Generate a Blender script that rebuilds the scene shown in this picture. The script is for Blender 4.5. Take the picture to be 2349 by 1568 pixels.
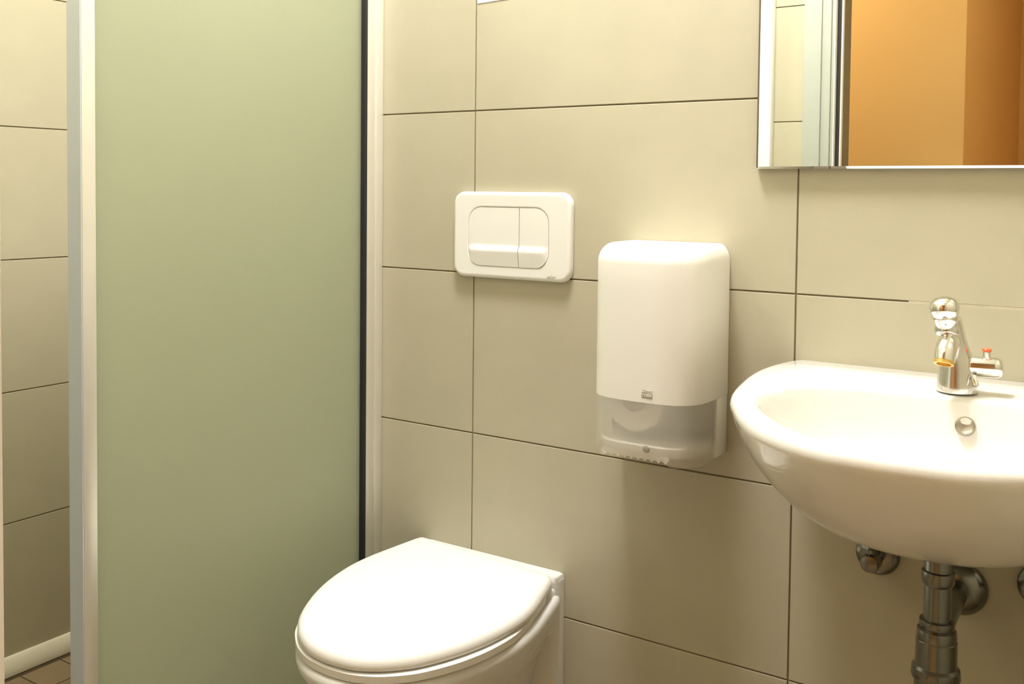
import bpy, bmesh, math, random
from mathutils import Vector, Matrix

for o in list(bpy.data.objects):
    bpy.data.objects.remove(o, do_unlink=True)
SC = bpy.context.scene
COL = SC.collection
R = random.Random(7)

# ------------------------------------------------------------------ camera
def camera_axes(yaw, pitch, roll):
    f = Vector((-math.sin(yaw)*math.cos(pitch), math.cos(yaw)*math.cos(pitch), -math.sin(pitch)))
    r = Vector((math.cos(yaw), math.sin(yaw), 0))
    d = f.cross(r)
    c, s = math.cos(roll), math.sin(roll)
    return c*r + s*d, -s*r + c*d, f

FPX, CX, CY = 2299.28, 1130.76, 524.28
cam_data = bpy.data.cameras.new('camera')
cam = bpy.data.objects.new('camera', cam_data)
COL.objects.link(cam)
r_, d_, f_ = camera_axes(0.5915, 0.0383, -0.0096)
cam.matrix_world = Matrix(((r_.x, -d_.x, -f_.x, 1.0658),
                           (r_.y, -d_.y, -f_.y, -1.5243),
                           (r_.z, -d_.z, -f_.z, 1.1137),
                           (0, 0, 0, 1)))
cam_data.sensor_width = 36.0
cam_data.sensor_fit = 'HORIZONTAL'
cam_data.lens = 36.0*FPX/2349
cam_data.shift_x = (1174.5-CX)/2349
cam_data.shift_y = (CY-784)/2349
cam_data.clip_start = 0.02
SC.camera = cam

# ------------------------------------------------------------------ world, exposure, lamp strengths
world = bpy.data.worlds.new('world'); SC.world = world
world.use_nodes = True
world.node_tree.nodes['Background'].inputs[0].default_value = (1.0, 0.93, 0.8, 1)
world.node_tree.nodes['Background'].inputs[1].default_value = 0.0
SC.view_settings.view_transform = 'Standard'
SC.view_settings.look = 'None'
SC.view_settings.gamma = 1
SC.view_settings.use_curve_mapping = False
SC.view_settings.exposure = 0.17
LAMP_POS = (0.30, -0.45)
LAMP_COLOR = (1.0, 0.98, 0.965)
SHOWER_COLOR = (1.0, 0.95, 0.80)
LAMP_POWER = 46.0
SHOWER_POS = (-0.72, -0.46)
SHOWER_POWER = 16.0
HALL_POS = (-0.35, -1.38)
HALL_COLOR = (1.0, 0.93, 0.8)
HALL_POWER = 24.0
HALL_FILL_POS = (1.62, -1.55)  # added fill for the hall wall's side face
HALL_FILL_POWER = 11.0

# ------------------------------------------------------------------ materials
def nodes_of(name):
    m = bpy.data.materials.new(name); m.use_nodes = True
    nt = m.node_tree
    return m, nt, nt.nodes['Principled BSDF']

def mat(name, col, rough=0.4, metal=0.0, spec=0.5, var=0.0, scale=8.0, bump=0.0, bscale=200.0, coat=0.0,
        rand=0.0, grain=None):
    m, nt, p = nodes_of(name)
    p.inputs['Roughness'].default_value = rough
    p.inputs['Metallic'].default_value = metal
    p.inputs['Specular IOR Level'].default_value = spec
    p.inputs['Coat Weight'].default_value = coat
    p.inputs['Coat Roughness'].default_value = 0.06
    L = nt.links
    tc = nt.nodes.new('ShaderNodeTexCoord')
    nz = nt.nodes.new('ShaderNodeTexNoise')
    nz.inputs['Scale'].default_value = scale
    nz.inputs['Detail'].default_value = 5
    mp = nt.nodes.new('ShaderNodeMapping')
    if grain: mp.inputs['Scale'].default_value = grain
    L.new(tc.outputs['Object'], mp.inputs[0])
    L.new(mp.outputs[0], nz.inputs['Vector'])
    mx = nt.nodes.new('ShaderNodeMix'); mx.data_type = 'RGBA'
    lo = tuple(max(0, c*(1-var)) for c in col); hi = tuple(min(1, c*(1+var)) for c in col)
    mx.inputs['A'].default_value = (*lo, 1); mx.inputs['B'].default_value = (*hi, 1)
    L.new(nz.outputs['Fac'], mx.inputs['Factor'])
    out = mx.outputs['Result']
    if rand > 0:
        oi = nt.nodes.new('ShaderNodeObjectInfo')
        mr = nt.nodes.new('ShaderNodeMapRange')
        mr.inputs['To Min'].default_value = 1-rand; mr.inputs['To Max'].default_value = 1+rand
        L.new(oi.outputs['Random'], mr.inputs['Value'])
        vm = nt.nodes.new('ShaderNodeVectorMath'); vm.operation = 'SCALE'
        L.new(out, vm.inputs[0]); L.new(mr.outputs[0], vm.inputs['Scale'])
        out = vm.outputs[0]
    L.new(out, p.inputs['Base Color'])
    if bump > 0:
        n2 = nt.nodes.new('ShaderNodeTexNoise'); n2.inputs['Scale'].default_value = bscale
        n2.inputs['Detail'].default_value = 3
        L.new(mp.outputs[0], n2.inputs['Vector'])
        b = nt.nodes.new('ShaderNodeBump'); b.inputs['Strength'].default_value = bump
        b.inputs['Distance'].default_value = 0.001
        L.new(n2.outputs['Fac'], b.inputs['Height'])
        L.new(b.outputs[0], p.inputs['Normal'])
    return m

M = {}
M['tile'] = mat('beige_tile', (0.465, 0.43, 0.315), 0.42, var=0.07, scale=9, bump=0.10, bscale=420, rand=0.02, spec=0.4)
M['grout'] = mat('grout', (0.20, 0.16, 0.085), 0.9, var=0.25, scale=30, bump=0.4, bscale=600)
M['floor_tile'] = mat('floor_tile', (0.25, 0.185, 0.105), 0.5, var=0.12, scale=14, bump=0.15, bscale=300, rand=0.06)
M['floor_grout'] = mat('floor_grout', (0.09, 0.06, 0.03), 0.9, var=0.2, scale=40)
M['ceiling'] = mat('ceiling_paint', (0.86, 0.84, 0.78), 0.8, var=0.02, scale=12, bump=0.1)
M['cove'] = mat('cove_tile', (0.86, 0.83, 0.72), 0.25, var=0.03, scale=10)
M['white_trim'] = mat('white_trim', (0.90, 0.89, 0.85), 0.4, var=0.01)
M['ceramic'] = mat('white_ceramic', (0.79, 0.778, 0.735), 0.10, var=0.01, scale=6, coat=0.4)
M['lid'] = mat('white_seat_plastic', (0.88, 0.865, 0.82), 0.28, var=0.01, scale=6)
M['plastic'] = mat('white_plastic', (0.86, 0.845, 0.795), 0.30, var=0.012, scale=10)
M['plate'] = mat('flush_plate_plastic', (0.82, 0.805, 0.765), 0.32, var=0.01, scale=10)
M['dark'] = mat('black_rubber', (0.012, 0.012, 0.013), 0.6, var=0.2)
M['alu'] = mat('satin_aluminium', (0.80, 0.78, 0.70), 0.38, metal=0.55, var=0.03, scale=20, grain=(60, 60, 1))
M['alu_blue_reflection'] = mat('aluminium_blue_reflection', (0.74, 0.83, 1.0), 0.34, metal=0.6, var=0.03, scale=20, grain=(60, 60, 1))  # bluish reflection on the post's side put into the base colour
M['door_frame'] = mat('painted_door_frame', (0.37, 0.39, 0.345), 0.35, var=0.02, scale=10)
M['chrome'] = mat('chrome', (0.80, 0.79, 0.76), 0.13, metal=1.0, var=0.05, scale=60)
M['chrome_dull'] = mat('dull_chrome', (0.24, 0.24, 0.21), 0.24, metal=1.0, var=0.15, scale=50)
M['brass'] = mat('brass', (0.72, 0.47, 0.12), 0.35, metal=0.7, var=0.15, scale=200)
M['red'] = mat('red_plastic', (0.80, 0.16, 0.06), 0.35, var=0.05)
M['hole'] = mat('overflow_metal', (0.36, 0.33, 0.25), 0.35, metal=0.6, var=0.1, scale=60)
M['orange'] = mat('orange_paint', (0.80, 0.50, 0.17), 0.45, var=0.03, scale=3, bump=0.06, bscale=120)
M['print'] = mat('grey_print', (0.36, 0.34, 0.28), 0.6, var=0.03)
M['print_light'] = mat('pale_print', (0.45, 0.42, 0.33), 0.6, var=0.03)
M['paper'] = mat('white_paper', (0.88, 0.87, 0.83), 0.9, var=0.02, scale=60)
M['backing'] = mat('mirror_backing', (0.10, 0.075, 0.04), 0.7, var=0.1)
M['wood_floor'] = mat('hall_floor', (0.35, 0.24, 0.13), 0.5, var=0.2, scale=8, grain=(1, 12, 1))
M['lamp_base'] = mat('lamp_base', (0.8, 0.8, 0.78), 0.4, var=0.02)

m, nt, p = nodes_of('mirror_silver')
p.inputs['Base Color'].default_value = (0.93, 0.95, 0.90, 1)
p.inputs['Metallic'].default_value = 1; p.inputs['Roughness'].default_value = 0.0
M['mirror'] = m

m, nt, p = nodes_of('frosted_glass')      # satin glass: refracts roughly and scatters
p.inputs['Base Color'].default_value = (0.92, 0.95, 0.88, 1)
p.inputs['Roughness'].default_value = 0.42
p.inputs['Transmission Weight'].default_value = 1.0
p.inputs['IOR'].default_value = 1.25
tl = nt.nodes.new('ShaderNodeBsdfTranslucent'); tl.inputs[0].default_value = (0.68, 0.72, 0.57, 1)
df = nt.nodes.new('ShaderNodeBsdfDiffuse'); df.inputs[0].default_value = (0.50, 0.53, 0.41, 1)
a1 = nt.nodes.new('ShaderNodeMixShader'); a1.inputs[0].default_value = 0.45
a2 = nt.nodes.new('ShaderNodeMixShader'); a2.inputs[0].default_value = 0.70
nt.links.new(tl.outputs[0], a1.inputs[1]); nt.links.new(df.outputs[0], a1.inputs[2])
nt.links.new(p.outputs[0], a2.inputs[1]); nt.links.new(a1.outputs[0], a2.inputs[2])
nt.links.new(a2.outputs[0], nt.nodes['Material Output'].inputs[0])
M['glass'] = m

m, nt, p = nodes_of('smoked_plastic')     # see-through grey dispenser window
p.inputs['Base Color'].default_value = (0.84, 0.82, 0.76, 1)
p.inputs['Roughness'].default_value = 0.35
tr = nt.nodes.new('ShaderNodeBsdfTransparent'); tr.inputs[0].default_value = (0.97, 0.96, 0.94, 1)
a1 = nt.nodes.new('ShaderNodeMixShader'); a1.inputs[0].default_value = 0.42
nt.links.new(tr.outputs[0], a1.inputs[1]); nt.links.new(p.outputs[0], a1.inputs[2])
nt.links.new(a1.outputs[0], nt.nodes['Material Output'].inputs[0])
M['window'] = m

def emit(name, col, strength):
    m = bpy.data.materials.new(name); m.use_nodes = True
    nt = m.node_tree; nt.nodes.remove(nt.nodes['Principled BSDF'])
    e = nt.nodes.new('ShaderNodeEmission')
    e.inputs[0].default_value = (*col, 1); e.inputs[1].default_value = strength
    nt.links.new(e.outputs[0], nt.nodes['Material Output'].inputs[0])
    return m

# ------------------------------------------------------------------ object helpers
def link(name, me, material, parent=None, smooth=True, loc=None):
    o = bpy.data.objects.new(name, me)
    COL.objects.link(o)
    if material is not None and len(me.materials) == 0: me.materials.append(M[material] if isinstance(material, str) else material)
    if smooth and len(me.polygons):
        me.polygons.foreach_set('use_smooth', [True]*len(me.polygons))
        try: me.set_sharp_from_angle(angle=math.radians(38))
        except Exception: pass
    if loc: o.location = loc
    if parent is not None: o.parent = parent
    return o

def obj(name, bm, material, parent=None, smooth=True):
    bmesh.ops.recalc_face_normals(bm, faces=bm.faces[:])
    me = bpy.data.meshes.new(name); bm.to_mesh(me); bm.free()
    return link(name, me, material, parent, smooth)

def tag(o, label=None, cat=None, group=None, kind=None):
    if label: o['label'] = label
    if cat: o['category'] = cat
    if group: o['group'] = group
    if kind: o['kind'] = kind
    return o

def thing(name, label, cat, loc=(0, 0, 0), group=None):
    o = bpy.data.objects.new(name, None); COL.objects.link(o)
    o.empty_display_size = 0.05
    o.location = loc
    return tag(o, label, cat, group)

def reparent(root):
    """children were modelled in world coordinates: keep them there"""
    inv = Matrix.Translation(-Vector(root.location))
    for c in root.children:
        c.matrix_parent_inverse = inv

def bx(bm, x0, x1, y0, y1, z0, z1, bevel=0.0, seg=2):
    x0, x1 = min(x0, x1), max(x0, x1); y0, y1 = min(y0, y1), max(y0, y1); z0, z1 = min(z0, z1), max(z0, z1)
    r = bmesh.ops.create_cube(bm, size=1)
    vs = r['verts']
    for v in vs:
        v.co = Vector(((x0+x1)/2+v.co.x*(x1-x0), (y0+y1)/2+v.co.y*(y1-y0), (z0+z1)/2+v.co.z*(z1-z0)))
    if bevel > 0:
        es = list({e for v in vs for e in v.link_edges})
        bmesh.ops.bevel(bm, geom=es, offset=bevel, segments=seg, affect='EDGES', profile=0.5)
    return bm

def box(name, dims, material, parent=None, bevel=0.0, seg=2):
    bm = bmesh.new(); bx(bm, *dims, bevel=bevel, seg=seg)
    return obj(name, bm, material, parent)

def lathe(bm, base, axis, prof, n=40, cap=True):
    """prof: (distance along axis, radius)"""
    a = Vector(axis).normalized(); base = Vector(base)
    h = Vector((0, 0, 1)) if abs(a.z) < 0.9 else Vector((1, 0, 0))
    u = a.cross(h).normalized(); w = a.cross(u)
    rings = []
    for d, r in prof:
        rings.append([bm.verts.new(base+a*d+(u*math.cos(t)+w*math.sin(t))*max(r, 1e-5)) for t in [2*math.pi*i/n for i in range(n)]])
    skin(bm, rings)
    if cap:
        bm.faces.new(rings[0][::-1]); bm.faces.new(rings[-1])
    return bm

def skin(bm, rings, closed=True):
    for a, b in zip(rings, rings[1:]):
        n = len(a)
        for i in range(n if closed else n-1):
            j = (i+1) % n
            bm.faces.new((a[i], a[j], b[j], b[i]))

def tube(bm, pts, rad, n=20, cap=True):
    pts = [Vector(q) for q in pts]
    rs = rad if isinstance(rad, (list, tuple)) else [rad]*len(pts)
    up = None; rings = []
    for i, q in enumerate(pts):
        t = (pts[min(i+1, len(pts)-1)]-pts[max(i-1, 0)]).normalized()
        if up is None:
            h = Vector((0, 0, 1)) if abs(t.z) < 0.9 else Vector((1, 0, 0))
            up = t.cross(h).normalized()
        up = (up-t*up.dot(t)).normalized(); w = t.cross(up)
        rings.append([bm.verts.new(q+(up*math.cos(2*math.pi*k/n)+w*math.sin(2*math.pi*k/n))*rs[i]) for k in range(n)])
    skin(bm, rings)
    if cap:
        bm.faces.new(rings[0][::-1]); bm.faces.new(rings[-1])
    return bm

def catmull(pts, per=8, closed=False):
    out = []; n = len(pts)
    rng = range(n) if closed else range(n-1)
    for i in rng:
        g = lambda k: pts[k % n] if closed else pts[min(max(k, 0), n-1)]
        p0, p1, p2, p3 = g(i-1), g(i), g(i+1), g(i+2)
        for s in range(per):
            t = s/per
            out.append(tuple(0.5*((2*b)+(-a+c)*t+(2*a-5*b+4*c-d)*t*t+(-a+3*b-3*c+d)*t**3) for a, b, c, d in zip(p0, p1, p2, p3)))
    if not closed: out.append(tuple(pts[-1]))
    return out

def resample(poly, n):
    """closed polygon to n points evenly along its length"""
    L = [0]
    m_ = len(poly)
    for i in range(m_):
        a, b = poly[i], poly[(i+1) % m_]
        L.append(L[-1]+math.hypot(b[0]-a[0], b[1]-a[1]))
    out = []; k = 0
    for i in range(n):
        s = L[-1]*i/n
        while L[k+1] < s: k += 1
        a, b = poly[k], poly[(k+1) % m_]
        t = (s-L[k])/max(L[k+1]-L[k], 1e-12)
        out.append((a[0]+(b[0]-a[0])*t, a[1]+(b[1]-a[1])*t))
    return out

def inset(poly, d):
    """shift every point inward by d (poly counter-clockwise)"""
    n = len(poly); out = []
    for i in range(n):
        a, p, b = poly[i-1], poly[i], poly[(i+1) % n]
        ux, uy = p[0]-a[0], p[1]-a[1]; l = math.hypot(ux, uy) or 1; ux /= l; uy /= l
        vx, vy = b[0]-p[0], b[1]-p[1]; l = math.hypot(vx, vy) or 1; vx /= l; vy /= l
        nx, ny = -(uy+vy), ux+vx; l = math.hypot(nx, ny) or 1; nx /= l; ny /= l
        k = d/max(0.5, nx*-uy+ny*ux)
        out.append((p[0]+nx*k, p[1]+ny*k))
    return out

def shrink(poly, k):
    cx = sum(q[0] for q in poly)/len(poly); cy = sum(q[1] for q in poly)/len(poly)
    return [(cx+(x-cx)*k, cy+(y-cy)*k) for x, y in poly]

def area2(poly):
    return sum(a[0]*b[1]-b[0]*a[1] for a, b in zip(poly, poly[1:]+poly[:1]))

def ccw(poly):
    return poly if area2(poly) > 0 else poly[::-1]

def rrect(x0, x1, y0, y1, r, seg=10):
    out = []
    for cx, cy, a0 in ((x1-r, y1-r, 0), (x0+r, y1-r, 90), (x0+r, y0+r, 180), (x1-r, y0+r, 270)):
        for i in range(seg+1):
            a = math.radians(a0+90*i/seg)
            out.append((cx+r*math.cos(a), cy+r*math.sin(a)))
    return out

# ------------------------------------------------------------------ the room
XL, XR, YF, ZC = -1.097, 1.27, -1.12, 2.70
GAP, REL = 0.0026, 0.0022          # joint width, how far a tile stands proud of the grout

def tile_mesh(w, h, cache={}):
    k = (round(w, 4), round(h, 4))
    if k not in cache:
        bm = bmesh.new()
        # lies in local x/z, back at y=0, face towards -y, softened front edge
        b = 0.0008
        pr = [(0, 0.0), (0, REL-b), (b*0.3, REL-b*0.3), (b, REL)]
        rings = []
        for ins, y in pr:
            rings.append([bm.verts.new((x, -y, z)) for x, z in ((ins, ins), (w-ins, ins), (w-ins, h-ins), (ins, h-ins))])
        skin(bm, rings); bm.faces.new(rings[-1]); bm.faces.new(rings[0][::-1])
        bmesh.ops.recalc_face_normals(bm, faces=bm.faces[:])
        me = bpy.data.meshes.new('tile'); bm.to_mesh(me); bm.free()
        me.materials.append(M['tile'])
        cache[k] = me
    return cache[k]

def lay_tiles(wall, origin, rot, us, vs, skip=lambda u0, u1, v0, v1: False):
    """tiles between joint lines us (along the wall) and vs (height)"""
    for v0, v1 in zip(vs, vs[1:]):
        for u0, u1 in zip(us, us[1:]):
            if skip(u0, u1, v0, v1): continue
            o = bpy.data.objects.new('tile', tile_mesh(u1-u0-GAP, v1-v0-GAP))
            COL.objects.link(o); o.parent = wall
            q = Matrix.Rotation(rot, 4, 'Z') @ Vector((u0+GAP/2, 0, v0+GAP/2))
            o.location = Vector(origin)+q
            o.rotation_euler = (0, 0, rot)

ROWS = [0.0, 0.06, 0.36, 0.66, 0.96, 1.26, 1.56, 1.86, 2.16, 2.46, ZC]
# back wall, grout plane at y = REL
wb = box('wall_back', (XL-0.1, XR+0.1, REL, 0.12, -0.05, ZC+0.05), 'grout')
tag(wb, 'back wall of large beige tiles behind toilet and washbasin', 'wall', kind='structure')
lay_tiles(wb, (0, REL, 0), 0, [XL, -0.6, 0.0, 0.6, 1.2, XR], ROWS)
# pale filler smeared into the joint to the right of the tap
M['filler'] = mat('pale_filler', (0.52, 0.46, 0.33), 0.9, var=0.35, scale=45)
gf = box('grout_filler', (0.762, XR-0.001, 0.0003, REL, 0.96-0.0013, 0.96+0.0013), 'filler', wb)
gf['label'] = 'pale filler in the joint'
# left wall (inside the shower); very slightly out of square as measured
a_left = math.pi/2-0.018
wl = box('wall_left', (XL-0.12, XL-REL, YF-0.1, REL, -0.05, ZC+0.05), 'grout')
tag(wl, 'left wall of beige tiles inside the shower', 'wall', kind='structure')
lay_tiles(wl, (XL-REL, 0, 0), math.pi/2, [YF, -0.6, 0.0], [0.0405]+[z-0.0137 for z in ROWS[2:-1]]+[ZC])
# right wall
wr = box('wall_right', (XR+REL, XR+0.1, YF-0.1, REL, -0.05, ZC+0.05), 'grout')
tag(wr, 'right wall of beige tiles beyond the washbasin', 'wall', kind='structure')
lay_tiles(wr, (XR+REL, 0, 0), -math.pi/2, [0.0, 0.6, -YF], ROWS)
# front wall with the doorway the picture is taken through
DX0, DX1, DZ = 0.3635, 1.085, 2.0
bm = bmesh.new()
bx(bm, XL-0.1, DX0-0.0100, YF-0.1, YF-REL, -0.05, ZC+0.05)
bx(bm, DX1, XR+0.1, YF-0.1, YF-REL, -0.05, ZC+0.05)
bx(bm, DX0-0.0100, DX1, YF-0.1, YF-REL, DZ, ZC+0.05)
wf = obj('wall_front', bm, 'grout', smooth=False)
tag(wf, 'front wall of beige tiles with the doorway, seen in the mirror', 'wall', kind='structure')
FR = [0.0, 0.1, 0.4, 0.7, 1.0, 1.3, 1.6, 1.9, 2.2, 2.5, ZC]
lay_tiles(wf, (0, YF-REL, 0), math.pi, [-XR, -1.145], FR)
lay_tiles(wf, (0, YF-REL, 0), math.pi, [-0.276, 0.324, 0.924, -XL], FR)
lay_tiles(wf, (0, YF-REL, 0), math.pi, [-1.145, -0.71, -0.276], [2.09, 2.2, 2.5, ZC])
# floor
fl = box('floor', (XL-0.1, XR+0.1, YF, 0.1, -0.08, -0.002), 'floor_grout')
tag(fl, 'bathroom floor of small square brown tiles', 'floor', kind='structure')
bm = bmesh.new(); bx(bm, -0.0485, 0.0485, -0.0485, 0.0485, -0.002, 0.0, bevel=0.0006, seg=1)
fme = bpy.data.meshes.new('tile'); bm.to_mesh(fme); bm.free(); fme.materials.append(M['floor_tile'])
x = XL+0.03-0.05
xs = []
gx = -1.067-0.0
k = 0
while gx+0.1*k < XR: xs.append(gx+0.1*k); k += 1
for x0 in xs:
    if x0+0.1 > XR: continue
    for j in range(11):
        y0 = -0.16+0.1-0.1*j
        if y0-0.1 < YF-0.001 or y0 > 0.0: continue
        o = bpy.data.objects.new('tile', fme); COL.objects.link(o); o.parent = fl
        o.location = (x0+0.05, y0-0.05, 0)
def edge_tiles(bounds):
    for b_ in bounds: box('tile', (*b_, -0.002, 0.0), 'floor_tile', fl, bevel=0.0006, seg=1)
edge_tiles([(x0+0.0015, x0+0.0985, -0.0585, -0.001) for x0 in xs if x0+0.1 <= XR])
# ceiling
ce = box('ceiling', (XL-0.1, XR+0.1, YF, 0.1, ZC, ZC+0.08), 'ceiling')
tag(ce, 'plain white bathroom ceiling', 'ceiling', kind='structure')

# cove strip at the foot of the left wall
bm = bmesh.new()
prof = [(0.0, 0.0), (0.016, 0.0), (0.0165, 0.006), (0.0155, 0.016), (0.0125, 0.027), (0.009, 0.035), (0.006, 0.040), (0.004, 0.0415), (0.0, 0.0418)]
rings = [[bm.verts.new((XL+px, y, pz)) for px, pz in prof] for y in (-0.001, YF+0.001)]
skin(bm, rings); bm.faces.new(rings[0]); bm.faces.new(rings[1][::-1])
cv = obj('baseboard_left', bm, 'cove')
tag(cv, 'cream rounded cove strip between shower wall and floor', 'skirting', kind='structure')

# white boxing on the front wall (bright strip at the mirror's edge)
pb = box('trim_1', (-0.02, 0.199, YF, YF+0.03, 0.0, ZC), 'white_trim', bevel=0.003)
tag(pb, 'white vertical boxing on the tiled front wall, reflected in the mirror', 'trim', kind='structure')

# door frame
bm = bmesh.new()
bx(bm, 0.277, 0.322, YF, YF+0.014, 0, DZ+0.09, bevel=0.002)
bx(bm, 0.322, 0.345, YF, YF+0.009, 0, DZ+0.05, bevel=0.002)
bx(bm, 0.345, 0.3545, YF-0.10, YF+0.004, 0, DZ+0.02, bevel=0.002)
bx(bm, DX1-0.03, DX1-0.01, YF-0.10, YF+0.004, 0, DZ+0.02, bevel=0.002)
bx(bm, DX1-0.01, DX1+0.06, YF, YF+0.014, 0, DZ+0.09, bevel=0.002)
bx(bm, 0.277, DX1+0.06, YF, YF+0.014, DZ, DZ+0.09, bevel=0.002)
dfm = obj('door_1', bm, 'door_frame')
tag(dfm, 'pale green-white metal door frame reflected in the mirror', 'door frame', kind='structure')
box('gasket', (0.3546, 0.3628, YF-0.10, YF-0.012, 0, DZ), 'dark', dfm)
box('stop_strip', (0.3629, 0.3665, YF-0.034, YF-0.020, 0, DZ), 'white_trim', dfm)
box('jamb_shade', (0.3629, 0.3665, YF-0.10, YF-0.0345, 0, DZ), 'grout', dfm)  # shadow side of the door opening, its brown shade put into the colour
box('edge_trim', (0.3530, 0.3548, YF-0.0119, YF+0.0048, 0, DZ), 'white_trim', dfm)

# orange hall beyond the doorway
hf = box('floor_hall', (-0.8, 2.0, -3.4, YF, -0.08, -0.001), 'wood_floor')
tag(hf, 'hall floor outside the bathroom door', 'floor', kind='structure')
hc = box('ceiling_hall', (-0.8, 2.0, -3.6, YF-0.1, ZC, ZC+0.08), 'ceiling')
tag(hc, 'white hall ceiling outside the bathroom door', 'ceiling', kind='structure')
hw = box('wall_hall', (-0.8, 0.523, -3.4, -2.0, 0, ZC), 'orange', bevel=0.004)
tag(hw, 'bright orange hall wall reflected in the mirror', 'wall', kind='structure')
hr = box('wall_hall_far', (0.4, 2.1, -3.6, -3.4, 0, ZC), 'orange')
tag(hr, 'deep orange wall at the back of the hall recess', 'wall', kind='structure')
hs = box('wall_hall_right', (2.0, 2.1, -3.4, YF-0.1, 0, ZC), 'orange')
tag(hs, 'orange hall side wall', 'wall', kind='structure')
hl = box('wall_hall_left', (-0.9, -0.8, -2.1, YF-0.1, 0, ZC), 'orange')
tag(hl, 'orange hall end wall', 'wall', kind='structure')

# ------------------------------------------------------------------ lamps
def ceiling_lamp(name, label, x, y, rad, col, power):
    t = thing(name, label, 'lamp', (x, y, ZC), group=None)
    bm = bmesh.new(); lathe(bm, (x, y, ZC), (0, 0, -1), [(0, rad*1.05), (0.02, rad*1.08), (0.03, rad*1.04)])
    obj('base', bm, 'lamp_base', t)
    bm = bmesh.new(); lathe(bm, (x, y, ZC-0.031), (0, 0, -1), [(0, rad), (0.012, rad*0.98), (0.03, rad*0.8), (0.04, rad*0.5), (0.044, rad*0.05)])
    area = math.pi*rad*rad
    obj('lamp_shade', bm, emit(name+'_glow', col, power/(math.pi*area)), t)
    reparent(t)
    return t
ceiling_lamp('ceiling_lamp', 'round glowing ceiling lamp above the toilet', LAMP_POS[0], LAMP_POS[1], 0.19, LAMP_COLOR, LAMP_POWER)
ceiling_lamp('ceiling_lamp', 'round glowing ceiling lamp inside the shower', SHOWER_POS[0], SHOWER_POS[1], 0.14, SHOWER_COLOR, SHOWER_POWER)
ceiling_lamp('ceiling_lamp', 'added glowing fill disc on the hall ceiling nearer the side wall', HALL_FILL_POS[0], HALL_FILL_POS[1], 0.14, HALL_COLOR, HALL_FILL_POWER)  # added fill, brightens the orange side face that the mirror shows
ceiling_lamp('ceiling_lamp', 'round glowing hall ceiling lamp nearer the end wall', HALL_POS[0], HALL_POS[1], 0.14, HALL_COLOR, HALL_POWER)

# ------------------------------------------------------------------ shower screen
SX = -0.22
t = thing('shower_screen', 'frosted glass shower panel in aluminium profiles left of the toilet', 'shower screen', (SX, -0.34, 0))
ZT = 1.84
box('frosted_glass', (SX-0.019, SX-0.013, -0.638, -0.046, 0.035, ZT-0.02), 'glass', t)
bm = bmesh.new()
bx(bm, SX-0.032, SX, -0.022, -0.0005, 0.0, ZT, bevel=0.0015)
bx(bm, SX-0.030, SX-0.002, -0.0445, -0.0225, 0.0, ZT, bevel=0.0015)
obj('wall_profile', bm, 'alu', t)
box('gasket', (SX-0.027, SX-0.0035, -0.0525, -0.0446, 0.03, ZT-0.02), 'dark', t)
bm = bmesh.new()
bx(bm, SX-0.034, SX, -0.663, -0.6405, 0.0, ZT, bevel=0.0015)
po = obj('end_post', bm, 'alu', t); po['label'] = 'pale aluminium end post'
box('post_side_reflection', (SX-0.033, SX-0.001, -0.6645, -0.6632, 0.0, ZT), 'alu_blue_reflection', t)  # thin sheet carrying the painted bluish reflection of the post's side
box('seal', (SX-0.024, SX-0.0085, -0.6404, -0.6378, 0.03, ZT-0.02), 'dark', t)
box('top_rail', (SX-0.034, SX, YF+0.002, -0.0005, ZT, ZT+0.04), 'alu', t, bevel=0.002)
box('bottom_rail', (SX-0.032, SX-0.002, -0.6395, -0.045, 0.0, 0.03), 'alu', t, bevel=0.002)
box('wall_profile', (SX-0.03, SX, YF+0.0005, YF+0.02, 0.0, ZT), 'alu', t, bevel=0.0015)
reparent(t)

# ------------------------------------------------------------------ toilet
def centre(y): return 0.041+0.076*abs(y)
half = [(0.157, -0.012), (0.164, -0.05), (0.173, -0.10), (0.181, -0.15), (0.184, -0.20), (0.179, -0.25), (0.168, -0.30),
        (0.150, -0.35), (0.125, -0.398), (0.103, -0.425), (0.077, -0.448), (0.041, -0.466), (0.0, -0.472)]
hs_ = catmull(half, 8)
def toilet_outline(sw=1.0, sy=1.0, back=-0.012, n=128):
    tip = -0.472*sy
    pts = [(w*sw, back+(y+0.012)*(tip-back)/(-0.472+0.012)) for w, y in hs_]
    r = 0.012
    wb_ = pts[0][0]
    corner = [(wb_-r+r*math.cos(a_), back-r+r*math.sin(a_)) for a_ in [math.pi/2*(1-i/6) for i in range(7)]]
    pts = corner+[q for q in pts if q[1] < back-r-0.001]
    right = [(centre(y)+w, y) for w, y in pts]
    left = [(centre(y)-w, y) for w, y in pts[-2::-1]]
    return resample(ccw(right+left), n)
t = thing('toilet', 'white wall-hung toilet with closed lid beside the shower screen', 'toilet', (0.06, 0, 0.1))
def lofted(bm, outline, levels, cap0=True, cap1=True):
    rings = []
    for ins, z in levels:
        rings.append([bm.verts.new((x, y, z)) for x, y in inset(outline, ins)])
    skin(bm, rings)
    if cap0: bm.faces.new(rings[0][::-1])
    if cap1: bm.faces.new(rings[-1])
    return rings
bm = bmesh.new()
lo = toilet_outline(1.0, 1.0, -0.006)
def skew(pts):
    # the lid sits a touch askew: its right back corner stands further off the wall
    return [(x, y-0.026*min(max((x+0.11)/0.31, 0), 1)*max(0, 1-abs(y)/0.18)) for x, y in pts]
lo = skew(lo)
lv = [(0.004, 0.4255), (0.0012, 0.4262), (0.0002, 0.4290), (0.0, 0.4330), (0.0014, 0.4385), (0.0045, 0.4430), (0.009, 0.4460)]
rr_ = lofted(bm, lo, lv, True, False)
l9 = inset(lo, 0.009)
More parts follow.
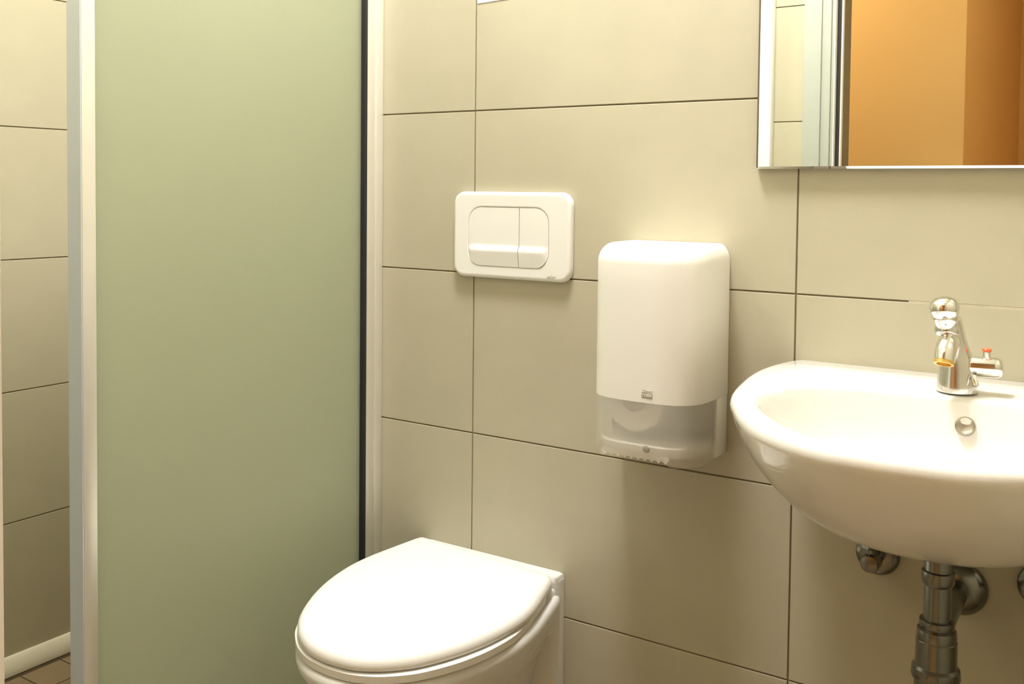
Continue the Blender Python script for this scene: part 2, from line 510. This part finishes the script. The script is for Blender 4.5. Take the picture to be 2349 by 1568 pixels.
more = [[bm.verts.new((x, y, z)) for x, y in shrink(l9, k_)] for k_, z in ((0.96, 0.4473), (0.88, 0.4484), (0.7, 0.4492), (0.35, 0.4496))]
skin(bm, [rr_[-1]]+more); bm.faces.new(more[-1])
obj('lid', bm, 'lid', t)
bm = bmesh.new()
so = toilet_outline(1.0, 1.0, -0.055)
outer = [(0.003, 0.4085), (0.0005, 0.4095), (0.0, 0.4205), (0.002, 0.4222), (0.006, 0.4228)]
r1 = lofted(bm, so, outer, False, False)
so_in = inset(so, 0.055)
ri = [[bm.verts.new((x, y, z)) for x, y in so_in] for z in (0.4228, 0.4085)]
skin(bm, [r1[-1], ri[0], ri[1], r1[0]])
obj('seat', bm, 'lid', t)
for dx in (-0.085, 0.085):
    bm = bmesh.new()
    lathe(bm, (0.052+dx, -0.038, 0.405), (0, 0, 1), [(0, 0.011), (0.019, 0.011), (0.0198, 0.009)], 24)
    obj('hinge', bm, 'chrome', t)
# bowl: D-shaped rings that shrink towards the wall
bm = bmesh.new()
rings = []
for z, sw, sy, ins in ((0.4075, 1.0, 1.0, 0.010), (0.4072, 1.0, 1.0, 0.004), (0.404, 1.0, 1.0, -0.001), (0.397, 1.0, 1.0, -0.0035), (0.388, 1.0, 1.0, -0.003),
                       (0.372, 0.985, 0.985, 0.0), (0.352, 0.94, 0.955, 0.0), (0.325, 0.86, 0.90, 0.0), (0.29, 0.765, 0.825, 0.0), (0.24, 0.67, 0.70, 0),
                       (0.19, 0.60, 0.57, 0), (0.14, 0.56, 0.45, 0), (0.10, 0.52, 0.36, 0), (0.085, 0.46, 0.31, 0)):
    rings.append([bm.verts.new((x, min(y, -0.001), z)) for x, y in inset(toilet_outline(sw, sy, -0.006), ins)])
skin(bm, rings); bm.faces.new(rings[0]); bm.faces.new(rings[-1][::-1])
# back plate against the wall and raised ledge behind the lid
pl = ccw([(x, z) for x, z in rrect(-0.104, 0.2015, 0.09, 0.4395, 0.012)])
def plate_y(bm, poly, levels):
    rings = [[bm.verts.new((x, y, z)) for x, z in inset(poly, ins)] for ins, y in levels]
    skin(bm, rings); bm.faces.new(rings[0][::-1]); bm.faces.new(rings[-1])
    return rings
plate_y(bm, pl, [(0, -0.0005), (0, -0.018), (0.003, -0.027), (0.010, -0.031)])
lg = ccw(rrect(-0.094, 0.1985, -0.062, -0.0008, 0.014))
rings = [[bm.verts.new((x, y, z)) for x, y in inset(lg, ins)] for ins, z in ((0.004, 0.34), (0, 0.37), (0, 0.414), (0.0025, 0.4185), (0.006, 0.420))]
skin(bm, rings); bm.faces.new(rings[0][::-1]); bm.faces.new(rings[-1])
lg = ccw([(-0.09, -0.0008), (-0.09, -0.0040), (0.195, -0.0275), (0.1985, -0.0265), (0.2005, -0.023), (0.2005, -0.0008)])
rings = [[bm.verts.new((x, y, z)) for x, y in inset(lg, ins)] for ins, z in ((0, 0.40), (0, 0.434), (0.0006, 0.4370), (0.0014, 0.4385))]
skin(bm, rings); bm.faces.new(rings[0][::-1]); bm.faces.new(rings[-1])
obj('bowl', bm, 'ceramic', t)
reparent(t)

# ------------------------------------------------------------------ flush plate
def text_mesh(body, size, shear=0.0, extrude=0.0003, spacing=1.0, bold=0.0):
    cu = bpy.data.curves.new('lettering', 'FONT')
    cu.body = body; cu.size = size; cu.shear = shear; cu.extrude = extrude
    cu.align_x = 'CENTER'; cu.align_y = 'CENTER'; cu.space_character = spacing
    cu.offset = bold
    tmp = bpy.data.objects.new('lettering', cu); COL.objects.link(tmp)
    dg = bpy.context.evaluated_depsgraph_get()
    me = bpy.data.meshes.new_from_object(tmp.evaluated_get(dg))
    bpy.data.objects.remove(tmp, do_unlink=True)
    # stand it upright facing -y
    me.transform(Matrix.Rotation(math.pi/2, 4, 'X'))
    return me

PX0, PX1, PZ0, PZ1 = -0.0390, 0.2120, 0.9535, 1.1110
t = thing('flush_plate', 'white dual flush plate on the tiles above the toilet', 'flush plate', (0.087, 0, 1.03))
bx0, bx1, bz0, bz1, bdx = -0.0045, 0.1680, 0.9755, 1.0835, 0.1065
HOLE = resample(ccw(rrect(bx0, bx1, bz0, bz1, 0.028)), 128)
def nearest_start(a, b):
    """rotate b so that it starts nearest a[0]"""
    k = min(range(len(b)), key=lambda i: (b[i][0]-a[0][0])**2+(b[i][1]-a[0][1])**2)
    return b[k:]+b[:k]
OUT = nearest_start(HOLE, resample(ccw(rrect(PX0, PX1, PZ0, PZ1, 0.022)), 128))
bm = bmesh.new()
rings = [[bm.verts.new((x, y, z)) for x, z in inset(OUT, ins)] for ins, y in ((0.002, -0.0002), (0.0, -0.001), (0.0, -0.006), (0.001, -0.0095), (0.0030, -0.0117), (0.0058, -0.0125), (0.0075, -0.0125))]
rings += [[bm.verts.new((x, y, z)) for x, z in inset(HOLE, ins)] for ins, y in ((-0.003, -0.0125), (-0.0008, -0.0125), (0.0, -0.0120), (0.0, -0.004))]
skin(bm, rings)
bm.faces.new(rings[-1])
obj('frame', bm, 'plate', t)

def button(name, xa, xb, round_left, round_right):
    g = 0.0007; r = 0.0275
    z0, z1 = bz0+g, bz1-g
    bm = bmesh.new(); NZ, NX = 56, 28
    def span(z):
        dz = max(0, (z0+r)-z, z-(z1-r)); d = r-math.sqrt(max(r*r-dz*dz, 0))
        return (xa+g+(d if round_left else 0), xb-g-(d if round_right else 0))
    zs = sorted(set([z0+(z1-z0)*(1-math.cos(math.pi*i/NZ))/2 for i in range(NZ+1)]))
    def h(x, z):
        zc = 1.0125
        if z > zc: k = 0.0
        else:
            q = (zc-z)
            rise = min(q/0.009, 1.0); rise = math.sin(rise*math.pi/2)**0.8
            k = rise*(1-0.72*max(0, (q-0.009)/(zc-z0-0.009)))
        # rounded ends of the thumb bar
        e = 1.0; rr = 0.016
        for on, xe, s in ((round_left, bx0+0.003, 1), (round_right, bx1-0.003, -1)):
            if on:
                dd = (x-xe)*s
                if dd < rr: e *= math.sqrt(max(0.0, 1-(1-max(dd, 0)/rr)**2))
        return 0.0120+0.0046*k*e
    rows = []
    for z in zs:
        a, b = span(z)
        rows.append([bm.verts.new((a+(b-a)*i/NX, -h(a+(b-a)*i/NX, z), z)) for i in range(NX+1)])
    skin(bm, rows, closed=False)
    rim = rows[0]+[r[-1] for r in rows[1:-1]]+rows[-1][::-1]+[r[0] for r in rows[-2:0:-1]]
    back = [bm.verts.new((v.co.x, -0.0045, v.co.z)) for v in rim]
    skin(bm, [rim, back]); bm.faces.new(back)
    bmesh.ops.remove_doubles(bm, verts=bm.verts[:], dist=1e-6)
    return obj(name, bm, 'plate', t)
button('flush_button', bx0, bdx, True, False)
button('flush_button', bdx, bx1, False, True)
lm = link('lettering', text_mesh('valsir', 0.0098, shear=0.35, extrude=0.00025, spacing=0.95), 'print_light', t, smooth=False, loc=(0.1735, -0.0126, 0.9622))
reparent(t)

# ------------------------------------------------------------------ toilet paper dispenser
XC, HW, DD, YB, ZB, ZTOP, ZE = 0.4025, 0.0925, 0.140, 0.045, 0.6965, 1.0335, 0.7935
t = thing('toilet_paper_dispenser', 'tall white toilet paper dispenser with grey window on the wall left of washbasin', 'dispenser', (XC, 0, 0.69))
NS, NA = 6, 48
def section(hw, depth, yb):
    """open U from the left back corner round the front to the right back corner"""
    pts = []
    for i in range(NS): pts.append((-hw, -yb*i/NS))
    n = 3.4
    for i in range(NA+1):
        a = math.pi-math.pi*i/NA
        c, s = math.cos(a), math.sin(a)
        pts.append((hw*math.copysign(abs(c)**(2/n), c), -(yb+(depth-yb)*abs(s)**(2/n))))
    for i in range(NS): pts.append((hw, -yb*(NS-1-i)/NS))
    return pts
def shell(levels, closed_top=False, lo_u=0, hi_u=None):
    bm = bmesh.new(); rings = []
    for hw, dp, yb, z in levels:
        s = section(hw, dp, yb)
        s = s[lo_u:hi_u] if hi_u else s[lo_u:]
        rings.append([bm.verts.new((XC+x, y-0.0008, z(x, y) if callable(z) else z)) for x, y in s])
    skin(bm, rings, closed=False)
    if closed_top: bm.faces.new(rings[-1])
    return bm, rings
top = []
RT = 0.030
for z in (ZE, 0.83, 0.88, 0.93, 0.97, ZTOP-RT):
    k = (ZTOP-z)/(ZTOP-ZB)
    top.append((HW, DD, YB, z))
for i in range(1, 10):
    a = math.radians(90*i/9)
    ins = RT*(1-math.cos(a))
    top.append((HW-ins*0.62, DD-ins*1.1, YB-ins*0.2, (lambda zz, q: (lambda x, y: zz+q*(0.0)))(ZTOP-RT+RT*math.sin(a)*0.98, i/9)))
bm, rr = shell(top, True)
# inner return so that the cover has thickness at its lower edge
s = section(HW-0.003, DD-0.003, YB)
inner = [bm.verts.new((XC+x, y-0.0008, ZE)) for x, y in s]
inner2 = [bm.verts.new((XC+x, y-0.0008, ZE+0.03)) for x, y in s]
skin(bm, [rr[0], inner, inner2], closed=False)
obj('cover', bm, 'plastic', t)
# lower back frame (sides behind the window) and back board
bm = bmesh.new()
for sgn in (-1, 1):
    xs_ = sorted((XC+sgn*HW, XC+sgn*(HW-0.004)))
    bx(bm, xs_[0], xs_[1], -YB-0.0005, -0.0008, ZB+0.004, ZE-0.0002, bevel=0.0012)
bx(bm, XC-HW+0.004, XC+HW-0.004, -0.012, -0.0008, ZB+0.006, ZTOP-0.04)
obj('back_frame', bm, 'plastic', t)
# window: front from YB round, with the cut-out and prongs at its foot
def zfoot(x, y):
    u = x/HW
    if y > -DD*0.8: 
        # rises a little towards the back
        return ZB+0.010*max(0, 1-abs(y)/0.1)
    if -0.72 < u < 0.58:
        e = min((u+0.72)/0.12, (0.58-u)/0.16, 1.0)
        return ZB+0.0105*math.sin(max(0, e)*math.pi/2)
    return ZB
bm = bmesh.new(); rings = []
lo_u, hi_u = NS, NS+NA+1
for k in range(13):
    f = k/12
    s = section(HW, DD, YB)[lo_u:hi_u]
    ring = []
    for x, y in s:
        z0 = zfoot(x, y); z = z0+(ZE-0.0003-z0)*f
        # foot curls in a little
        q = max(0, 1-(z-ZB)/0.022); sh = 0.010*q*q
        ring.append(bm.verts.new((XC+x*(1-sh*3.2), (y+sh*1.0)-0.0008, z)))
    rings.append(ring)
skin(bm, rings, closed=False)
wo = obj('window', bm, 'window', t)
wo['label'] = 'grey see-through lower window'
# serrated cutter between the prongs
bm = bmesh.new()
x0, x1, nt_ = XC-0.064, XC+0.050, 10
yy = -DD+0.0115
pts = []
for i in range(nt_*4+1):
    x = x0+(x1-x0)*i/(nt_*4); ph = i % 4
    pts.append((x, ZB+(0.0105, 0.008, 0.0045, 0.008)[ph]))
va = [bm.verts.new((x, yy, z)) for x, z in pts]; vb = [bm.verts.new((x, yy, ZB+0.016)) for x, z in pts]
vc = [bm.verts.new((x, yy+0.0012, z)) for x, z in pts]; vd = [bm.verts.new((x, yy+0.0012, ZB+0.016)) for x, z in pts]
skin(bm, [va, vb, vd, vc, va], closed=False)
obj('cutter', bm, 'plastic', t)
# inner tray seen through the window
bm = bmesh.new(); 
for zz in (0,):
    rr_ = [[bm.verts.new((XC+x, y-0.0008, z)) for x, y in section(HW-i_, DD-i_, YB)] for i_, z in ((0.012, ZB+0.013), (0.008, 0.7245), (0.011, 0.7262))]
    skin(bm, rr_, closed=True); bm.faces.new(rr_[0][::-1]); bm.faces.new(rr_[-1])
obj('tray', bm, 'plastic', t)
# lock button
bm = bmesh.new(); lathe(bm, (XC+0.018, -DD-0.0006, 0.7235), (0, -1, 0), [(0, 0.0058), (0.0008, 0.0056), (0.0012, 0.0046)], 24)
obj('lock_button', bm, 'print', t)
# badge
def at_front(x): 
    u = min(abs(x-XC)/HW, 1); n = 3.4
    return -(YB+(DD-YB)*(1-u**n)**(1/n))-0.0008
bxc, bzc = 0.4205, 0.8055
bm = bmesh.new()
poly = ccw(resample([(bxc-0.0088, bzc-0.0047), (bxc+0.0085, bzc-0.0047), (bxc+0.0088, bzc+0.0036), (bxc+0.004, bzc+0.0034), (bxc-0.003, bzc+0.0048), (bxc-0.0088, bzc+0.0044)], 48))
yb_ = at_front(bxc)
ra = [bm.verts.new((x, yb_+0.0002, z)) for x, z in poly]; rb = [bm.verts.new((x, yb_-0.0003, z)) for x, z in poly]
skin(bm, [ra, rb]); bm.faces.new(rb); bm.faces.new(ra[::-1])
n_ = 14                                     # the wave above the word
wv = [(bxc-0.007+0.0158*i/n_, bzc+0.0068+0.0007*math.cos(math.pi*2*(i/n_)-0.6)-0.0004*i/n_) for i in range(n_+1)]
for y0_, y1_ in ((yb_+0.0002, yb_-0.0003),):
    A = [bm.verts.new((x, y1_, z+0.0003)) for x, z in wv]; B = [bm.verts.new((x, y1_, z-0.0003)) for x, z in wv]
    A2 = [bm.verts.new((x, y0_, z+0.0003)) for x, z in wv]; B2 = [bm.verts.new((x, y0_, z-0.0003)) for x, z in wv]
    skin(bm, [A, B, B2, A2, A], closed=False)
obj('badge', bm, 'print', t, smooth=False)['label'] = 'small grey badge'
link('lettering', text_mesh('TORK', 0.0066, shear=0.12, extrude=0.0002, bold=0.00012), 'plastic', t, smooth=False, loc=(bxc, yb_-0.00045, bzc-0.0004))
reparent(t)
# the roll inside
tr_ = thing('toilet_roll', 'white toilet roll faintly visible behind the grey dispenser window', 'toilet roll', (0.387, -0.07, 0.80))
bm = bmesh.new()
rings = []
for d, r in ((0.0, 0.02), (0.0, 0.048), (0.002, 0.05), (0.098, 0.05), (0.10, 0.048), (0.10, 0.02), (0.0, 0.02)):
    rings.append([bm.verts.new((0.387+r*math.cos(2*math.pi*i/48), -0.018-d, 0.792+r*math.sin(2*math.pi*i/48))) for i in range(48)])
skin(bm, rings)
bmesh.ops.remove_doubles(bm, verts=bm.verts[:], dist=1e-6)
obj('paper', bm, 'paper', tr_)
bm = bmesh.new(); lathe(bm, (0.387, -0.0185, 0.792), (0, -1, 0), [(0, 0.0198), (0.099, 0.0198)], 32)
obj('core', bm, 'print_light', tr_)
reparent(tr_)

# ------------------------------------------------------------------ washbasin
BXC = 0.85
oh = [(0.242, -0.001), (0.257, -0.035), (0.267, -0.09), (0.267, -0.15), (0.259, -0.215), (0.246, -0.28), (0.224, -0.33), (0.196, -0.38), (0.160, -0.428), (0.112, -0.466), (0.060, -0.487), (0.0, -0.492)]
ih = [(0.0, -0.160), (0.055, -0.161), (0.105, -0.166), (0.150, -0.178), (0.185, -0.198), (0.206, -0.232), (0.209, -0.272), (0.194, -0.325), (0.160, -0.380), (0.112, -0.425), (0.060, -0.449), (0.0, -0.456)]
NB = 144
AC = (BXC, -0.285)
def radial(poly, n, c):
    out = []
    m_ = len(poly)
    for i in range(n):
        a = 2*math.pi*i/n; dx, dy = math.cos(a), math.sin(a)
        best = None
        for k in range(m_):
            ax, ay = poly[k][0]-c[0], poly[k][1]-c[1]; bx_, by_ = poly[(k+1) % m_][0]-c[0], poly[(k+1) % m_][1]-c[1]
            ex, ey = bx_-ax, by_-ay
            den = dx*ey-dy*ex
            if abs(den) < 1e-12: continue
            tt = (ax*ey-ay*ex)/den; ss = (ax*dy-ay*dx)/den
            if tt > 0 and -1e-9 <= ss <= 1+1e-9 and (best is None or tt > best): best = tt
        out.append((c[0]+dx*best, c[1]+dy*best))
    return out
oc = catmull(oh, 8)
outer_poly = ccw([(BXC+w, y) for w, y in oc]+[(BXC-w, y) for w, y in oc[-2::-1]])
ic = catmull(ih, 8)
inner_poly = ccw([(BXC+w, y) for w, y in ic]+[(BXC-w, y) for w, y in ic[-2:0:-1]])
OR = radial(outer_poly, NB, AC); IR = radial(inner_poly, NB, AC)
def tilt(y): return 0.010*y/0.49
t = thing('washbasin', 'white ceramic wall-hung washbasin below the mirror', 'washbasin', (BXC, 0, 0.665))
ZR = 0.862
bm = bmesh.new(); rings = []
def ring(pts, z, til=1.0):
    rings.append([bm.verts.new((x, y, z+tilt(y)*til)) for x, y in pts])
under = []
for k in range(1, 15):
    f = 1-k/15
    under.append((0.85-0.15*f, 0.1+0.9*max(0.0, 1-f**1.5)**(1/2.6)))
under = [(0.7004, 0.10), (0.7002, 0.25)]+under
for z, s in under:
    cy_ = -0.20
    w = max(0, (s-0.2)/0.8)
    pts = []
    for x, y in OR:
        yb2 = -0.001*w+cy_*(1-w)              # the back edge reaches the wall as it rises
        pts.append((BXC+(x-BXC)*s, min(-0.001, cy_+(y-cy_)*s)))
    ring(pts, z, s)
ring(inset(OR, -0.001), 0.847); ring(inset(OR, 0.0006), 0.855)
def clampy(pts): return [(x, min(y, -0.0008)) for x, y in pts]
ring(clampy(inset(OR, 0.004)), 0.8602); ring(clampy(inset(OR, 0.009)), ZR)
def lerp(A, B, f): return [(a[0]+(b[0]-a[0])*f, a[1]+(b[1]-a[1])*f) for a, b in zip(A, B)]
O9 = clampy(inset(OR, 0.009))
ring(lerp(O9, IR, 0.35), ZR+0.0004); ring(lerp(O9, IR, 0.7), ZR-0.0004); ring(lerp(O9, IR, 0.9), ZR-0.0018)
DC = (BXC, -0.275)
def toward(s): return [(DC[0]+(x-DC[0])*s, DC[1]+(y-DC[1])*s) for x, y in IR]
for s, z in ((1.0, ZR-0.0045), (0.985, 0.8505), (0.97, 0.840), (0.945, 0.822), (0.905, 0.80), (0.83, 0.778), (0.70, 0.760), (0.50, 0.748), (0.28, 0.742), (0.11, 0.739)):
    ring(toward(s), z, s)
skin(bm, rings)
bm.faces.new(rings[0][::-1]); bm.faces.new(rings[-1])
obj('basin', bm, 'ceramic', t)
bm = bmesh.new()
lathe(bm, (BXC, DC[1], 0.7345), (0, 0, 1), [(0, 0.024), (0.002, 0.0235), (0.0024, 0.018), (-0.002, 0.015), (-0.002, 0.001)], 32, cap=False)
obj('drain', bm, 'chrome', t)
# overflow cup
OV = Vector((0.8655, -0.1665, 0.8255)); on = Vector((0, -0.90, 0.42)).normalized()
bm = bmesh.new()
lathe(bm, OV+on*-0.003, on, [(0.0, 0.0118), (0.0052, 0.0118), (0.0056, 0.0112), (0.004, 0.0100), (0.0028, 0.006), (0.0024, 0.0005)], 32, cap=False)
obj('overflow', bm, 'hole', t)['label'] = 'round metal overflow opening'
reparent(t)

# ------------------------------------------------------------------ tap
t = thing('tap', 'chrome push tap standing on the washbasin deck', 'tap', (0.847, -0.118, ZR))
zt = ZR-0.0018
bm = bmesh.new()
secs = [((0.847, -0.118, zt), 0.0250), ((0.847, -0.118, zt+0.003), 0.0252), ((0.847, -0.118, zt+0.012), 0.0238), ((0.8468, -0.1185, zt+0.028), 0.0222),
        ((0.846, -0.120, zt+0.040), 0.0205), ((0.8445, -0.1225, zt+0.052), 0.0178), ((0.8425, -0.1265, zt+0.066), 0.0160), ((0.840, -0.131, zt+0.082), 0.0152), ((0.838, -0.1345, zt+0.094), 0.0148)]
tube(bm, [s[0] for s in secs], [s[1] for s in secs], 40)
obj('body', bm, 'chrome', t)
bm = bmesh.new()
ax = Vector((-0.10, -0.30, 1.0)).normalized(); b0 = Vector((0.8375, -0.1365, zt+0.078))
lathe(bm, b0, ax, [(0, 0.0150), (0.006, 0.0152), (0.008, 0.0145), (0.010, 0.0138), (0.016, 0.0146), (0.0225, 0.0158), (0.0235, 0.0154), (0.0245, 0.0162), (0.030, 0.0176), (0.0345, 0.0180), (0.0375, 0.0172),
                   (0.0415, 0.0152), (0.0445, 0.0118), (0.0465, 0.007), (0.047, 0.0005)], 40)
obj('push_button', bm, 'chrome', t)
bm = bmesh.new()
sp = [(0.841, -0.130, zt+0.066), (0.841, -0.150, zt+0.066), (0.841, -0.160, zt+0.0625), (0.8405, -0.166, zt+0.056), (0.840, -0.171, zt+0.045)]
tube(bm, sp, [0.0125, 0.0128, 0.0128, 0.0126, 0.0122], 32)
obj('spout', bm, 'chrome', t)
sd = (Vector(sp[-1])-Vector(sp[-2])).normalized()
bm = bmesh.new()
lathe(bm, Vector(sp[-1]), sd, [(0, 0.0118), (0.004, 0.0117), (0.0042, 0.0088), (0.001, 0.0085), (0.0005, 0.0005)], 28, cap=False)
obj('aerator', bm, 'brass', t)
bm = bmesh.new()
lathe(bm, (0.858, -0.120, zt+0.034), (1, 0.02, 0.02), [(0, 0.0118), (0.0065, 0.0122), (0.0068, 0.0132), (0.034, 0.0132), (0.038, 0.0124), (0.041, 0.0102), (0.0425, 0.006), (0.043, 0.0005)], 36)
obj('temperature_valve', bm, 'chrome', t)
bm = bmesh.new()
lathe(bm, (0.8815, -0.1215, zt+0.046), (0, 0, 1), [(0, 0.0042), (0.008, 0.0046), (0.0085, 0.0046)], 20)
kn = obj('knob', bm, 'chrome', t)
bm = bmesh.new()
lathe(bm, (0.8815, -0.1215, zt+0.0546), (0, 0, 1), [(0, 0.0048), (0.001, 0.0056), (0.0032, 0.0056), (0.0042, 0.0045), (0.0042, 0.001)], 20)
rc = obj('cap', bm, 'red', kn); rc['label'] = 'red cap'
bm = bmesh.new()
lathe(bm, (0.8685, -0.1325, zt+0.024), (0.3, -0.5, -1), [(0, 0.0035), (0.008, 0.0042), (0.013, 0.0040), (0.014, 0.002)], 18)
obj('set_screw', bm, 'chrome', t)
reparent(t); 

# ------------------------------------------------------------------ bottle trap and valves under the basin
t = thing('bottle_trap', 'dull chrome bottle trap hanging under the washbasin', 'drain pipe', (0.848, -0.22, 0.45))
TX, TY = 0.848, -0.22
bm = bmesh.new(); lathe(bm, (TX, TY, 0.6985), (0, 0, -1), [(0, 0.0158), (0.117, 0.0158)], 36); obj('tailpiece', bm, 'chrome_dull', t)
bm = bmesh.new(); lathe(bm, (TX, TY, 0.657), (0, 0, -1), [(0, 0.0172), (0.001, 0.0188), (0.013, 0.0190), (0.016, 0.0180), (0.018, 0.0162)], 36); obj('nut', bm, 'chrome_dull', t)
bm = bmesh.new(); lathe(bm, (TX, TY, 0.597), (0, 0, -1), [(0, 0.0165), (0.001, 0.0200), (0.008, 0.0205), (0.011, 0.0190), (0.0125, 0.0222), (0.022, 0.0232), (0.026, 0.0225)], 36); obj('nut', bm, 'chrome_dull', t)
bm = bmesh.new(); lathe(bm, (TX, TY, 0.573), (0, 0, -1), [(0, 0.0215), (0.002, 0.0235), (0.033, 0.0240), (0.036, 0.0275), (0.046, 0.0285), (0.050, 0.0270), (0.052, 0.0245), (0.10, 0.0240), (0.112, 0.020), (0.118, 0.008), (0.118, 0.0005)], 40)
obj('bottle', bm, 'chrome_dull', t)
bm = bmesh.new(); lathe(bm, (0.838, -0.0008, 0.562), (0, -1, 0), [(0, 0.0385), (0.003, 0.0385), (0.008, 0.036), (0.014, 0.030), (0.018, 0.021), (0.019, 0.0165)], 40); obj('wall_rosette', bm, 'chrome_dull', t)
bm = bmesh.new(); tube(bm, [(0.838, -0.003, 0.562), (0.838, -0.06, 0.562), (0.840, -0.14, 0.561), (0.845, -0.205, 0.560)], 0.0162, 28); obj('outlet_pipe', bm, 'chrome_dull', t)
reparent(t)

def angle_valve(x, z, label):
    t = thing('angle_valve', label, 'valve', (x, 0, z), group='angle valves under the washbasin')
    bm = bmesh.new(); lathe(bm, (x, -0.0008, z), (0, -1, 0), [(0, 0.031), (0.003, 0.031), (0.006, 0.029), (0.009, 0.0225), (0.010, 0.0125)], 36); obj('rosette', bm, 'chrome_dull', t)
    bm = bmesh.new(); lathe(bm, (x, -0.006, z), (0, -1, 0), [(0, 0.0115), (0.026, 0.0115), (0.028, 0.0135), (0.046, 0.0135), (0.050, 0.0118), (0.0515, 0.006)], 30); obj('body', bm, 'chrome_dull', t)
    bm = bmesh.new(); tube(bm, [(x, -0.043, z), (x, -0.043, z+0.012), (x-0.001, -0.044, z+0.034)], 0.0085, 22); obj('outlet', bm, 'chrome_dull', t)
    bm = bmesh.new(); lathe(bm, (x-0.001, -0.044, z+0.020), (0, 0, 1), [(0, 0.0112), (0.001, 0.0122), (0.013, 0.0122), (0.014, 0.011)], 6); obj('nut', bm, 'chrome_dull', t)
    bm = bmesh.new(); tube(bm, [(x-0.001, -0.044, z+0.030), (x+0.002, -0.047, z+0.055), (x+(0.84-x)*0.06, -0.053, z+0.085)], 0.005, 16); obj('supply_hose', bm, 'chrome_dull', t)
    reparent(t)
angle_valve(0.729, 0.587, 'dull chrome angle valve on the wall between toilet side and bottle trap')
angle_valve(0.942, 0.587, 'dull chrome angle valve beyond the bottle trap, cut by the frame')

# ------------------------------------------------------------------ mirror
t = thing('wall_mirror', 'frameless wall mirror above the washbasin reflecting the orange hall', 'mirror', (0.85, 0, 1.15))
MX0, MX1, MZ0, MZ1 = 0.5405, 1.16, 1.1505, 1.95
box('backing', (MX0-0.0035, MX1, -0.0085, -0.0008, MZ0+0.002, MZ1), 'backing', t)
bm = bmesh.new()
ch = 0.0035
pr = [(0.0, -0.0086), (0.0, -0.0106), (ch, -0.014)]
rings = []
for ins, y in pr:
    i2 = min(ins, 0.0012)
    rings.append([bm.verts.new(c) for c in ((MX0+i2, y, MZ0+ins), (MX1-ins, y, MZ0+ins), (MX1-ins, y, MZ1-ins), (MX0+i2, y, MZ1-ins))])
skin(bm, rings); bm.faces.new(rings[-1]); bm.faces.new(rings[0][::-1])
obj('mirror_glass', bm, 'mirror', t, smooth=False)
reparent(t)

# ------------------------------------------------------------------ notice at the top of the frame
t = thing('paper_notice', 'white paper notice on the wall tiles high above the flush plate', 'notice', (0.004, 0, 1.456))
bm = bmesh.new(); bx(bm, 0, 0.21, -0.0010, -0.0002, 0, 0.297)
o = obj('sheet', bm, 'paper', t)
t.rotation_euler = (0, math.radians(-2.0), 0)
